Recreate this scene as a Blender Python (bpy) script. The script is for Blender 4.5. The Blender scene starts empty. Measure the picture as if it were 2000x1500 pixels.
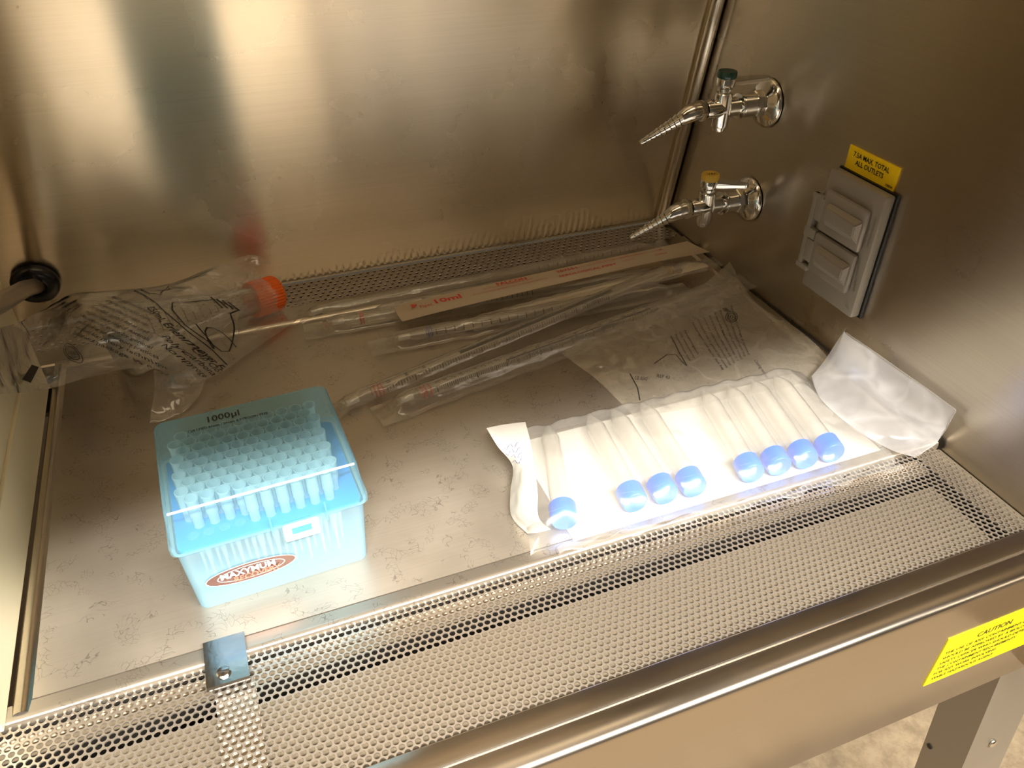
import bpy, bmesh, math, random
from mathutils import Vector, Matrix, noise
from mathutils.bvhtree import BVHTree
random.seed(7)
R = math.radians
S = bpy.context.scene
COL = S.collection

# ------------------------------------------------------------------ camera, world, light, exposure
F_PX = 1542.36
CAM = Vector((-0.543005, -0.823496, 0.449716))
YAW, TILT, ROLL = R(-21.64738), R(53.31818), R(0.524263)
CR = Matrix.Rotation(YAW, 3, 'Z') @ Matrix.Rotation(TILT, 3, 'X') @ Matrix.Rotation(ROLL, 3, 'Z')
cd = bpy.data.cameras.new('camera'); cam = bpy.data.objects.new('camera', cd); COL.objects.link(cam)
cam.matrix_world = Matrix.Translation(CAM) @ CR.to_4x4()
cd.sensor_width = 36; cd.lens = F_PX * 36 / 2000; cd.clip_start = 0.01
S.camera = cam
w = bpy.data.worlds.new('room_ambience'); S.world = w; w.use_nodes = True
w.node_tree.nodes['Background'].inputs[0].default_value = (1.0, 0.84, 0.62, 1)
w.node_tree.nodes['Background'].inputs[1].default_value = 0.075
def area(name, loc, target, sx, sy, power, col):
    l = bpy.data.lights.new(name, 'AREA'); l.shape = 'RECTANGLE'; l.size = sx; l.size_y = sy; l.energy = power; l.color = col
    o = bpy.data.objects.new(name, l); COL.objects.link(o); o.location = loc
    o.rotation_euler = (Vector(target) - Vector(loc)).to_track_quat('-Z', 'Y').to_euler(); return o
area('ceiling_lamp', (-0.15, -2.05, 2.0), (-0.4, -0.5, 0), 2.6, 0.10, 345, (1.0, 0.95, 0.87))
area('interior_fill', (-0.38, -0.35, 0.72), (-0.38, -0.30, 0), 0.6, 0.10, 0.5, (1.0, 0.8, 0.52))  # unseen fill light, added to lift the cabinet interior
vs = S.view_settings
vs.view_transform = 'Standard'; vs.look = 'None'; vs.exposure = 0.0; vs.gamma = 1.0; vs.use_curve_mapping = False
S.cycles.use_denoising = True
S.cycles.transparent_max_bounces = 40
S.cycles.max_bounces = 12
S.cycles.sample_clamp_indirect = 6
S.cycles.blur_glossy = 0.2

def ray(u, v): return CR @ Vector(((u - 1000) / F_PX, -(v - 750) / F_PX, -1.0))
def at(u, v, z=0.0):                       # point of the photo at height z
    d = ray(u, v); return CAM + d * ((z - CAM.z) / d.z)
def atx(u, v, x=0.0):
    d = ray(u, v); return CAM + d * ((x - CAM.x) / d.x)

# ------------------------------------------------------------------ materials
def mat(name):
    m = bpy.data.materials.new(name); m.use_nodes = True
    nt = m.node_tree; nt.nodes.clear()
    out = nt.nodes.new('ShaderNodeOutputMaterial')
    return m, nt, out
def N(nt, t, **kw):
    n = nt.nodes.new(t)
    for k, v in kw.items():
        if k in n.inputs.keys(): n.inputs[k].default_value = v
        else: setattr(n, k, v)
    return n
def plain(name, col, rough=0.5, metal=0.0, bump=0.0, bscale=60, coat=0.0):
    m, nt, out = mat(name)
    p = N(nt, 'ShaderNodeBsdfPrincipled'); p.inputs['Base Color'].default_value = (*col, 1)
    p.inputs['Roughness'].default_value = rough; p.inputs['Metallic'].default_value = metal
    p.inputs['Coat Weight'].default_value = coat
    nt.links.new(p.outputs[0], out.inputs[0])
    if bump:
        no = N(nt, 'ShaderNodeTexNoise'); no.inputs['Scale'].default_value = bscale; no.inputs['Detail'].default_value = 4
        tc = N(nt, 'ShaderNodeTexCoord'); nt.links.new(tc.outputs['Object'], no.inputs['Vector'])
        b = N(nt, 'ShaderNodeBump'); b.inputs['Strength'].default_value = bump; b.inputs['Distance'].default_value = 0.002
        nt.links.new(no.outputs['Fac'], b.inputs['Height']); nt.links.new(b.outputs[0], p.inputs['Normal'])
    return m
def steel(name, col, rough, aniso, brush=(2, 400, 2), var=0.25, scratch=0.0, bump=0.06, metal=1.0, warp=.12):
    """brushed stainless steel: tangent from UV, fine streaks along the brushing, smudges, optional hair scratches"""
    m, nt, out = mat(name); L = nt.links.new
    p = N(nt, 'ShaderNodeBsdfPrincipled'); p.inputs['Metallic'].default_value = metal; p.inputs['Anisotropic'].default_value = aniso
    tg = N(nt, 'ShaderNodeTangent', direction_type='UV_MAP', uv_map='UVMap'); L(tg.outputs[0], p.inputs['Tangent'])
    tc = N(nt, 'ShaderNodeTexCoord'); mp = N(nt, 'ShaderNodeMapping'); mp.inputs['Scale'].default_value = brush
    L(tc.outputs['Object'], mp.inputs[0])
    n1 = N(nt, 'ShaderNodeTexNoise'); n1.inputs['Scale'].default_value = 3; n1.inputs['Detail'].default_value = 6; L(mp.outputs[0], n1.inputs[0])
    n2 = N(nt, 'ShaderNodeTexNoise'); n2.inputs['Scale'].default_value = 9; n2.inputs['Detail'].default_value = 5; L(tc.outputs['Object'], n2.inputs[0])
    mr = N(nt, 'ShaderNodeMapRange'); mr.inputs['To Min'].default_value = rough * (1 - var); mr.inputs['To Max'].default_value = rough * (1 + var)
    mr.inputs['From Min'].default_value = .3; mr.inputs['From Max'].default_value = .7
    L(n2.outputs['Fac'], mr.inputs[0]); L(mr.outputs[0], p.inputs['Roughness'])
    cr = N(nt, 'ShaderNodeValToRGB'); c = cr.color_ramp
    c.elements[0].position = .3; c.elements[0].color = (*[x * .93 for x in col], 1); c.elements[1].position = .7; c.elements[1].color = (*col, 1)
    L(n1.outputs['Fac'], cr.inputs[0])
    last = cr.outputs[0]
    if scratch:
        nz = N(nt, 'ShaderNodeTexNoise'); nz.inputs['Scale'].default_value = 30; nz.inputs['Detail'].default_value = 2; L(tc.outputs['Object'], nz.inputs[0])
        mx = N(nt, 'ShaderNodeMix', data_type='RGBA', blend_type='ADD'); mx.inputs['Factor'].default_value = .06
        L(tc.outputs['Object'], mx.inputs['A']); L(nz.outputs['Color'], mx.inputs['B'])
        vo = N(nt, 'ShaderNodeTexVoronoi', feature='DISTANCE_TO_EDGE'); vo.inputs['Scale'].default_value = 190; L(mx.outputs['Result'], vo.inputs['Vector'])
        lt = N(nt, 'ShaderNodeMath', operation='LESS_THAN'); lt.inputs[1].default_value = .026; L(vo.outputs['Distance'], lt.inputs[0])
        n3 = N(nt, 'ShaderNodeTexNoise'); n3.inputs['Scale'].default_value = 55; n3.inputs['Detail'].default_value = 1; L(tc.outputs['Object'], n3.inputs[0])
        gt = N(nt, 'ShaderNodeMath', operation='GREATER_THAN'); gt.inputs[1].default_value = .545; L(n3.outputs['Fac'], gt.inputs[0])
        mu = N(nt, 'ShaderNodeMath', operation='MULTIPLY'); L(lt.outputs[0], mu.inputs[0]); L(gt.outputs[0], mu.inputs[1])
        ms = N(nt, 'ShaderNodeMath', operation='MULTIPLY'); ms.inputs[1].default_value = scratch; L(mu.outputs[0], ms.inputs[0])
        m2 = N(nt, 'ShaderNodeMix', data_type='RGBA'); L(ms.outputs[0], m2.inputs['Factor']); L(last, m2.inputs['A'])
        m2.inputs['B'].default_value = (.10, .08, .06, 1); last = m2.outputs['Result']
    L(last, p.inputs['Base Color'])
    b = N(nt, 'ShaderNodeBump'); b.inputs['Strength'].default_value = bump; b.inputs['Distance'].default_value = .0006
    L(n1.outputs['Fac'], b.inputs['Height'])
    b2 = N(nt, 'ShaderNodeBump'); b2.inputs['Strength'].default_value = warp; b2.inputs['Distance'].default_value = .0006
    n4 = N(nt, 'ShaderNodeTexNoise'); n4.inputs['Scale'].default_value = 7; n4.inputs['Detail'].default_value = 1; L(tc.outputs['Object'], n4.inputs[0])
    L(n4.outputs['Fac'], b2.inputs['Height']); L(b.outputs[0], b2.inputs['Normal']); L(b2.outputs[0], p.inputs['Normal'])
    L(p.outputs[0], out.inputs[0]); return m
def film(name, haze, col=(1, 1, 1), rough=0.15, spec=0.5, bump=0.3, bscale=45, edge=0.35, trl=0.4, tint=None, detail=3, crease=0.0, cscale=22):
    """thin plastic: see-through, with milky haze, gloss and crinkles; edge = how much denser it looks at grazing angles"""
    m, nt, out = mat(name); L = nt.links.new
    tr = N(nt, 'ShaderNodeBsdfTransparent'); tr.inputs[0].default_value = (*(tint or (1, 1, 1)), 1)
    df = N(nt, 'ShaderNodeBsdfDiffuse'); df.inputs[0].default_value = (*col, 1)
    tl = N(nt, 'ShaderNodeBsdfTranslucent'); tl.inputs[0].default_value = (*col, 1)
    gl = N(nt, 'ShaderNodeBsdfGlossy'); gl.inputs['Roughness'].default_value = rough
    fr = N(nt, 'ShaderNodeFresnel')
    ge = N(nt, 'ShaderNodeNewGeometry'); io = N(nt, 'ShaderNodeMapRange'); io.inputs['To Min'].default_value = 1.45; io.inputs['To Max'].default_value = 1 / 1.45
    L(ge.outputs['Backfacing'], io.inputs[0]); L(io.outputs[0], fr.inputs[0])     # same gloss seen from either side
    lw = N(nt, 'ShaderNodeLayerWeight'); lw.inputs[0].default_value = .35
    if bump:
        tc = N(nt, 'ShaderNodeTexCoord'); no = N(nt, 'ShaderNodeTexNoise'); no.inputs['Scale'].default_value = bscale; no.inputs['Detail'].default_value = detail
        no.inputs['Distortion'].default_value = .6
        L(tc.outputs['Object'], no.inputs['Vector'])
        b = N(nt, 'ShaderNodeBump'); b.inputs['Strength'].default_value = bump; b.inputs['Distance'].default_value = .004
        L(no.outputs['Fac'], b.inputs['Height'])
        for n in (df, gl, fr, lw): L(b.outputs[0], n.inputs['Normal'])
    m1 = N(nt, 'ShaderNodeMixShader'); m1.inputs[0].default_value = trl; L(df.outputs[0], m1.inputs[1]); L(tl.outputs[0], m1.inputs[2])
    ma = N(nt, 'ShaderNodeMath', operation='MULTIPLY_ADD', use_clamp=True); ma.inputs[1].default_value = edge; ma.inputs[2].default_value = haze
    L(lw.outputs['Facing'], ma.inputs[0])
    if crease:                                         # whitened fold lines
        cz = N(nt, 'ShaderNodeTexNoise'); cz.inputs['Scale'].default_value = cscale * .8; cz.inputs['Detail'].default_value = 3; L(tc.outputs['Object'], cz.inputs[0])
        cx = N(nt, 'ShaderNodeMix', data_type='RGBA', blend_type='ADD'); cx.inputs['Factor'].default_value = .08
        L(tc.outputs['Object'], cx.inputs['A']); L(cz.outputs['Color'], cx.inputs['B'])
        cv = N(nt, 'ShaderNodeTexVoronoi', feature='DISTANCE_TO_EDGE'); cv.inputs['Scale'].default_value = cscale; L(cx.outputs['Result'], cv.inputs['Vector'])
        cm = N(nt, 'ShaderNodeMapRange'); cm.inputs['From Max'].default_value = .09; cm.inputs['To Min'].default_value = crease; cm.inputs['To Max'].default_value = 0; L(cv.outputs['Distance'], cm.inputs[0])
        cn = N(nt, 'ShaderNodeMath', operation='MULTIPLY'); L(cz.outputs['Fac'], cn.inputs[0]); L(cm.outputs[0], cn.inputs[1])
        ca_ = N(nt, 'ShaderNodeMath', operation='ADD', use_clamp=True); L(ma.outputs[0], ca_.inputs[0]); L(cn.outputs[0], ca_.inputs[1]); ma = ca_
    m2 = N(nt, 'ShaderNodeMixShader'); L(ma.outputs[0], m2.inputs[0]); L(tr.outputs[0], m2.inputs[1]); L(m1.outputs[0], m2.inputs[2])
    sp = N(nt, 'ShaderNodeMath', operation='MULTIPLY', use_clamp=True); sp.inputs[1].default_value = spec * 2; L(fr.outputs[0], sp.inputs[0])
    m3 = N(nt, 'ShaderNodeMixShader'); L(sp.outputs[0], m3.inputs[0]); L(m2.outputs[0], m3.inputs[1]); L(gl.outputs[0], m3.inputs[2])
    L(m3.outputs[0], out.inputs[0]); return m

SC = (.64, .575, .475)
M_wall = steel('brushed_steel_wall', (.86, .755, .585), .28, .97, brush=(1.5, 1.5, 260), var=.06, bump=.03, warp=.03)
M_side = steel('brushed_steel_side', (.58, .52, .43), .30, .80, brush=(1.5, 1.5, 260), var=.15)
M_tray = steel('worn_steel_tray', (.57, .51, .43), .37, .60, brush=(2, 260, 2), scratch=.45, var=.2, metal=.86)
M_edge = steel('steel_edge', (.70, .63, .53), .24, 0, brush=(2, 200, 2), var=.2)
M_grille = plain('perforated_metal', (.70, .63, .55), .32, .88)
M_pan = plain('duct_steel', (.20, .165, .115), .55, .3, bump=.2, bscale=60)
M_shade = plain('shade_black', (.02, .015, .01), .8)  # near-black colour stands in for shade inside ducts, gaps and holes
M_front = steel('front_steel', (.56, .49, .41), .24, .5, brush=(1.5, 1.5, 260), var=.1)
M_legm = plain('leg_paint', (.28, .24, .19), .4, .6, bump=.1, bscale=40)
M_chrome = plain('chrome', (.80, .78, .74), .09, 1)
M_clip = plain('clip_steel', (.55, .54, .53), .17, 1, bump=.05, bscale=300)
M_conc = plain('concrete', (.26, .195, .12), .85, bump=.5, bscale=60)
_nt = M_conc.node_tree; _p = [n for n in _nt.nodes if n.type == 'BSDF_PRINCIPLED'][0]; _tc = N(_nt, 'ShaderNodeTexCoord')
_n = N(_nt, 'ShaderNodeTexNoise'); _n.inputs['Scale'].default_value = 34; _n.inputs['Detail'].default_value = 8; _n.inputs['Roughness'].default_value = .7
_r = N(_nt, 'ShaderNodeValToRGB'); _r.color_ramp.elements[0].position = .38; _r.color_ramp.elements[0].color = (.185, .135, .08, 1)
_r.color_ramp.elements[1].position = .62; _r.color_ramp.elements[1].color = (.28, .21, .125, 1)
_nt.links.new(_tc.outputs['Object'], _n.inputs[0]); _nt.links.new(_n.outputs['Fac'], _r.inputs[0]); _nt.links.new(_r.outputs[0], _p.inputs['Base Color'])
M_yel = plain('yellow_sticker', (.92, .62, .0), .5)
M_ylab = plain('yellow_label', (.86, .76, .0), .6)
M_ink = plain('black_ink', (.015, .013, .012), .6)
M_rink = plain('red_ink', (.60, .06, .04), .6)
M_bink = plain('blue_ink', (.03, .04, .30), .5)
M_olive = plain('olive_ink', (.07, .05, .0), .8)
M_gray = plain('grey_outlet_metal', (.30, .27, .225), .45, .25, bump=.1, bscale=900)
M_rubber = plain('black_rubber', (.012, .011, .012), .22)
M_cream = plain('cream_panel', (.78, .70, .50), .45)
M_orange = plain('orange_plastic', (.95, .16, .01), .38)
M_blue = plain('blue_plastic', (.01, .16, .85), .35)
M_paper = plain('pale_paper', (.80, .70, .56), .7, bump=.1, bscale=60)
M_white = plain('white_paper', (.64, .61, .55), .7, bump=.1, bscale=40)
M_cotton = plain('cotton_plug', (.85, .82, .75), .9)
M_green = plain('dark_green_cap', (.01, .05, .035), .3)
M_ycap = plain('yellow_cap', (.62, .40, .05), .35)
M_clear = film('clear_film', .17, bump=.6, bscale=34, edge=.40, spec=1.6, rough=.12, crease=.16, cscale=18, col=(.9, .82, .68))
M_strip = film('pipette_film', .17, bump=.25, bscale=60, edge=.32, spec=1.5, rough=.12, col=(.9, .82, .68))
M_flask = film('clear_flask', .08, bump=0, edge=.95, spec=2.2, rough=.06, col=(.9, .85, .72))
M_tube = film('clear_tube', .06, bump=0, edge=.6, spec=1.2, rough=.08, col=(.9, .85, .72))
M_bag = film('milky_film', .17, bump=.3, bscale=30, edge=.30, spec=.9, rough=.22, col=(.75, .73, .69), trl=.45)
M_flap = film('milky_flap', .52, bump=.12, bscale=26, edge=.25, spec=.8, rough=.22, crease=.25, cscale=14, col=(.66, .65, .66), trl=.4)
M_lid = film('pale_blue_lid', .16, bump=0, edge=.35, spec=.35, rough=.18, col=(.45, .82, .95), tint=(.80, .95, 1.0))
M_box = film('pale_blue_body', .36, bump=0, edge=.30, spec=.5, rough=.2, col=(.50, .80, .96), tint=(.75, .95, 1.0), trl=.45)
M_rack = plain('blue_rack', (.06, .28, .72), .4)
M_tip = film('tip_plastic', .48, bump=0, edge=.45, spec=.5, rough=.2, col=(.86, .95, .96), trl=.4)
M_latch = plain('white_latch', (.88, .93, .95), .3)
M_oval = plain('brown_oval', (.09, .03, .022), .45)
M_silver = plain('silver_ink', (.9, .88, .84), .4)
M_salmon = plain('salmon_ink', (.85, .15, .10), .5)
M_conduit = plain('grey_conduit', (.40, .33, .26), .3, .7)

# ------------------------------------------------------------------ mesh helpers (metres)
W = {}
def finish(me, m, smooth=None):
    if isinstance(m, (list, tuple)):
        for x in m: me.materials.append(x)
    else: me.materials.append(m)
    if smooth is not None:
        for p in me.polygons: p.use_smooth = True
        me.set_sharp_from_angle(angle=R(smooth))
def tag(o, label=None, cat=None, group=None, kind=None):
    for k, v in (('label', label), ('category', cat), ('group', group), ('kind', kind)):
        if v: o[k] = v
    return o
def obj(name, bm, m, parent=None, smooth=None, origin=None, local=False):
    """link bm as one mesh object; its vertices are world coordinates unless local"""
    me = bpy.data.meshes.new(name); bm.to_mesh(me); bm.free(); finish(me, m, smooth)
    o = bpy.data.objects.new(name, me); COL.objects.link(o)
    if parent is not None:
        o.parent = parent
        if not local: me.transform(Matrix.Translation(-W[parent])); W[o] = W[parent]
        else: W[o] = Vector()
    else:
        if local: W[o] = Vector()
        else:
            if origin is None:
                vs_ = [v.co for v in me.vertices]
                lo = Vector([min(v[i] for v in vs_) for i in range(3)]); hi = Vector([max(v[i] for v in vs_) for i in range(3)])
                origin = Vector(((lo.x + hi.x) / 2, (lo.y + hi.y) / 2, lo.z))
            origin = Vector(origin); me.transform(Matrix.Translation(-origin)); o.location = origin; W[o] = origin
    return o
def thing(name, label, cat, loc, rz=0, group=None, rot=None):
    o = bpy.data.objects.new(name, None); COL.objects.link(o); o.location = loc; o.empty_display_size = .02
    o.rotation_euler = rot or (0, 0, rz); W[o] = Vector(loc)
    return tag(o, label, cat, group)
def box(bm, x0, x1, y0, y1, z0, z1, bev=0):
    r = bmesh.ops.create_cube(bm, size=1)['verts']
    for v in r:
        v.co = Vector((x0 + (v.co.x + .5) * (x1 - x0), y0 + (v.co.y + .5) * (y1 - y0), z0 + (v.co.z + .5) * (z1 - z0)))
    if bev:
        es = list({e for v in r for e in v.link_edges})
        bmesh.ops.bevel(bm, geom=es, offset=bev, segments=2, profile=.5, affect='EDGES')
    return bm
def B(*a, **k): return box(bmesh.new(), *a, **k)
def lathe(bm, prof, mtx=Matrix(), seg=24, cap=True):
    """prof: list of (radius, height) about local Z"""
    rings = []
    for r, h in prof:
        rings.append([bm.verts.new(mtx @ Vector((r * math.cos(2 * math.pi * k / seg), r * math.sin(2 * math.pi * k / seg), h))) for k in range(seg)])
    for a, b in zip(rings, rings[1:]):
        for k in range(seg): bm.faces.new((a[k], a[(k + 1) % seg], b[(k + 1) % seg], b[k]))
    if cap:
        bm.faces.new(rings[0][::-1]); bm.faces.new(rings[-1])
    return bm
def axis(p, d):
    """matrix that puts local Z along d with origin p"""
    return Matrix.Translation(Vector(p)) @ Vector(d).to_track_quat('Z', 'Y').to_matrix().to_4x4()
def tube(bm, pts, rads, seg=14, cap=True):
    pts = [Vector(p) for p in pts]; rings = []
    if not isinstance(rads, (list, tuple)): rads = [rads] * len(pts)
    up = Vector((0, 0, 1))
    for i, p in enumerate(pts):
        d = (pts[min(i + 1, len(pts) - 1)] - pts[max(i - 1, 0)]).normalized()
        a = d.cross(up) if abs(d.z) < .95 else d.cross(Vector((0, 1, 0)))
        a.normalize(); b = a.cross(d)
        rings.append([bm.verts.new(p + (a * math.cos(t) + b * math.sin(t)) * rads[i]) for t in [2 * math.pi * k / seg for k in range(seg)]])
    for a, b in zip(rings, rings[1:]):
        for k in range(seg): bm.faces.new((a[k], b[k], b[(k + 1) % seg], a[(k + 1) % seg]))
    if cap: bm.faces.new(rings[0]); bm.faces.new(rings[-1][::-1])
    return bm
def sheet(bm, x0, x1, prof, uvrot=False):
    """surface swept along x over a (y, z) profile"""
    a = [bm.verts.new((x0, y, z)) for y, z in prof]; b = [bm.verts.new((x1, y, z)) for y, z in prof]
    for i in range(len(prof) - 1): bm.faces.new((a[i], a[i + 1], b[i + 1], b[i]))
    return bm
def uvmap(o, u, v):
    me = o.data; l = me.uv_layers.new(name='UVMap')
    for lp in me.loops:
        c = me.vertices[lp.vertex_index].co; l.data[lp.index].uv = (c.dot(Vector(u)), c.dot(Vector(v)))
def catmull(p, t):
    n = len(p) - 1; x = t * n; i = min(int(x), n - 1); f = x - i
    a = p[max(i - 1, 0)]; b = p[i]; c = p[i + 1]; d = p[min(i + 2, n)]
    return .5 * ((2 * b) + (c - a) * f + (2 * a - 5 * b + 4 * c - d) * f * f + (3 * b - a - 3 * c + d) * f ** 3)
def patch(bm, grid, nu, nv, amp=0., sc=30., seed=0, pin=.0, floor=None, fn=None):
    """smooth surface through a grid of control points with crumples"""
    rows = []
    off = Vector((seed * 7.3, seed * 3.1, seed))
    for j in range(nv + 1):
        v = j / nv; row = []
        for i in range(nu + 1):
            u = i / nu
            q = catmull([catmull(r, u) for r in grid], v)
            if amp:
                n1 = noise.noise(q * sc + off); n2 = noise.noise(q * sc * 2.7 + off)
                k = (1 - 2 * abs(n1)) * .6 + (1 - 2 * abs(n2)) * .3
                e = min(1, min(u, 1 - u, v, 1 - v) * 8 + pin)
                q = q + Vector((n2 * .5 * amp, n1 * .5 * amp, k * amp)) * e
            if fn: q = fn(u, v, q)
            if floor is not None and q.z < floor: q.z = floor
            row.append(bm.verts.new(q))
        rows.append(row)
    for j in range(nv):
        for i in range(nu): bm.faces.new((rows[j][i], rows[j][i + 1], rows[j + 1][i + 1], rows[j + 1][i]))
    return bm
def G(rows): return [[at(*p) if len(p) == 3 else Vector(p[1:]) for p in r] for r in rows]
_txt = {}
def text_bm(s, bold=0.0, spacing=1.0):
    """flat letters; returns bmesh and width for height-1 text"""
    key = (s, bold, spacing)
    if key not in _txt:
        c = bpy.data.curves.new('t', 'FONT'); c.body = s; c.size = 1; c.offset = bold; c.space_character = spacing; c.resolution_u = 2; c.fill_mode = 'FRONT'
        o = bpy.data.objects.new('t', c); COL.objects.link(o)
        dg = bpy.context.evaluated_depsgraph_get(); me = bpy.data.meshes.new_from_object(o.evaluated_get(dg))
        COL.objects.unlink(o); bpy.data.objects.remove(o); bpy.data.curves.remove(c); _txt[key] = me
    bm = bmesh.new(); bm.from_mesh(_txt[key])
    xs = [v.co.x for v in bm.verts] or [0, 1]
    return bm, min(xs), max(xs)
def add_text(dst, s, p0, xdir, ydir, height, width=None, bold=0.0, drape=None, lift=.0004, spacing=1.0):
    """append letters to dst at p0; xdir, ydir unit vectors; optional width; drape = BVH to fall onto"""
    t, a, b = text_bm(s, bold, spacing)
    sx = (width / (b - a)) if width else height
    xd, yd = Vector(xdir).normalized(), Vector(ydir).normalized()
    n = xd.cross(yd)
    mp = {}
    if drape:
        bmesh.ops.subdivide_edges(t, edges=[e for e in t.edges if e.calc_length() > .35], cuts=1)
    for v in t.verts:
        q = Vector(p0) + xd * (v.co.x - a) * sx + yd * v.co.y * height
        if drape:
            h = fall(drape, q, lift)
            if h: q = h
            else: continue
        else: q = q + n * lift
        mp[v] = dst.verts.new(q)
    for f in t.faces:
        if all(v in mp for v in f.verts): dst.faces.new([mp[v] for v in f.verts])
    t.free()
def drape_line(dst, pts, wd, bvh, lift=.0004, closed=False):
    """thin inked line through world xy points"""
    pts = [Vector(p) for p in pts]
    if closed: pts.append(pts[0])
    fine = []
    for a, b in zip(pts, pts[1:]):
        k = max(1, int((b - a).length / .004))
        fine += [a.lerp(b, i / k) for i in range(k)]
    fine.append(pts[-1])
    prev = None
    for i, p in enumerate(fine):
        d = (fine[min(i + 1, len(fine) - 1)] - fine[max(i - 1, 0)]); d.z = 0
        if d.length < 1e-9: continue
        nrm = Vector((-d.y, d.x, 0)).normalized() * wd / 2
        h0, h1 = fall(bvh, p + nrm, lift), fall(bvh, p - nrm, lift)
        if not h0 or not h1: prev = None; continue
        cur = [dst.verts.new(h0), dst.verts.new(h1)]
        if prev: dst.faces.new((prev[0], prev[1], cur[1], cur[0]))
        prev = cur
PRINT = Vector((.22, .66, -.72)).normalized()
def fall(bvh, q, lift):
    h = bvh.ray_cast(q - PRINT * .3, PRINT)
    return h[0] - PRINT * lift if h[0] else None
def bvh_of(bm): return BVHTree.FromBMesh(bm)
def between(a, b, t): return Vector(a).lerp(Vector(b), t)

# ------------------------------------------------------------------ the setting
LEAN = -.20                                        # the rear wall leans forward
def yb(z): return .008 + LEAN * z
bm = bmesh.new()
f = [bm.verts.new(p) for p in ((-.765, yb(0), 0), (0, yb(0), 0), (0, yb(.72), .72), (-.765, yb(.72), .72))]
b_ = [bm.verts.new(v.co + Vector((0, .012, 0))) for v in f]
bm.faces.new(f); bm.faces.new(b_[::-1])
for i in range(4): bm.faces.new((f[i], b_[i], b_[(i + 1) % 4], f[(i + 1) % 4]))
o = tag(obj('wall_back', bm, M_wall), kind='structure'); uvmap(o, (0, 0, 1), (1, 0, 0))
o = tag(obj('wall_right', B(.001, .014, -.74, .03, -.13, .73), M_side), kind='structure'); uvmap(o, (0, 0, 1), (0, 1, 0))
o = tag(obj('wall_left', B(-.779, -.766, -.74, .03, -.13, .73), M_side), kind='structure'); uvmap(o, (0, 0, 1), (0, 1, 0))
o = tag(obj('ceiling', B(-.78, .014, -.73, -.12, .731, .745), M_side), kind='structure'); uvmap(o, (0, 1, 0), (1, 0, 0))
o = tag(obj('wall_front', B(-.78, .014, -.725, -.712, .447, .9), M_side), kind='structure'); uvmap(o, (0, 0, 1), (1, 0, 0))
bm = bmesh.new()
tube(bm, [(-.0065, yb(z) - .0062, z) for z in (.002, .1, .3, .5, .72)], .0068, 20)
tag(obj('trim_1', bm, M_edge, smooth=40), kind='structure')
o = tag(obj('floor', B(-3, 3, -3.2, 1.2, -.78, -.75), M_conc), kind='structure')

# perforated sheets -------------------------------------------------
def perforated(x0, x1, y0, y1, z, p, r, t, seg=12, skip=None):
    vs_, fs = [], []
    rows = int((y1 - y0) / (p * .8660254)) + 1; cols = int((x1 - x0) / p) + 1
    c = p / math.sqrt(3)
    for j in range(rows):
        for i in range(cols):
            cx = x0 + (i + (.5 if j % 2 else 0)) * p; cy = y1 - j * p * .8660254
            n = len(vs_)
            for k in range(6):
                a = R(30 + 60 * k); vs_.append((cx + c * math.cos(a), cy + c * math.sin(a), z))
            if skip and skip(cx, cy):
                fs.append(tuple(n + k for k in range(6))); continue
            for k in range(12):
                a = R(30 + 30 * k); vs_.append((cx + r * math.cos(a), cy + r * math.sin(a), z))
            for k in range(12):
                a = R(30 + 30 * k); vs_.append((cx + r * math.cos(a), cy + r * math.sin(a), z - t))
            for k in range(6):
                h0, h1 = n + k, n + (k + 1) % 6; c0, cm, c1 = n + 6 + 2 * k, n + 7 + 2 * k, n + 6 + (2 * k + 2) % 12
                fs += [(h0, h1, cm), (h0, cm, c0), (h1, c1, cm)]
            for k in range(12):
                a, b = n + 6 + k, n + 6 + (k + 1) % 12; fs.append((a, b, b + 12, a + 12))
    return vs_, fs
def perf_obj(name, data, m, parent):
    me = bpy.data.meshes.new(name); me.from_pydata(*data[:2], [] ) if False else me.from_pydata(data[0], [], data[1])
    me.materials.append(m); me.transform(Matrix.Translation(-W[parent]))
    o = bpy.data.objects.new(name, me); COL.objects.link(o); o.parent = parent; W[o] = W[parent]; uvmap(o, (1, 0, 0), (0, 1, 0)); return o

# work tray ----------------------------------------------------------
tray = thing('work_tray', 'scratched stainless steel work tray lining the cabinet floor under all the labware', 'tray', (-.36, -.27, 0))
bm = bmesh.new()
xl, xr = -.716, -.019
box(bm, xl, xr, -.4605, -.083, -.002, 0)
o = obj('tray_floor', bm, M_tray, tray); uvmap(o, (0, 1, 0), (1, 0, 0))
def rim_profile(y0, y1, h=.0022):
    n = 8; return [(y0 + (y1 - y0) * i / n, h * math.sin(math.pi * i / n) ** .7 if 0 < i < n else 0) for i in range(n + 1)]
bm = bmesh.new(); sheet(bm, xl - .01, -.004, rim_profile(-.083, -.071, .0035)[::1])
o = obj('rear_rim', bm, M_edge, tray, smooth=60)
bm = bmesh.new()
pr = rim_profile(-.019, -.009, .003)
a = [bm.verts.new((x, -.470, z)) for x, z in pr]; b = [bm.verts.new((x, -.075, z)) for x, z in pr]
for i in range(len(pr) - 1): bm.faces.new((a[i], a[i + 1], b[i + 1], b[i]))
obj('right_rim', bm, M_edge, tray, smooth=60)
bm = bmesh.new()
pr = rim_profile(-.727, -.716, .003)
a = [bm.verts.new((x, -.470, z)) for x, z in pr]; b = [bm.verts.new((x, -.075, z)) for x, z in pr]
for i in range(len(pr) - 1): bm.faces.new((a[i], a[i + 1], b[i + 1], b[i]))
obj('left_rim', bm, M_edge, tray, smooth=60)
bm = bmesh.new()
sheet(bm, -.760, -.004, [(-.4610, -.0012), (-.4616, .0002), (-.4700, .0012), (-.4728, .0012), (-.4745, .0002), (-.4752, -.0018), (-.4752, -.006)][::-1])
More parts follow.
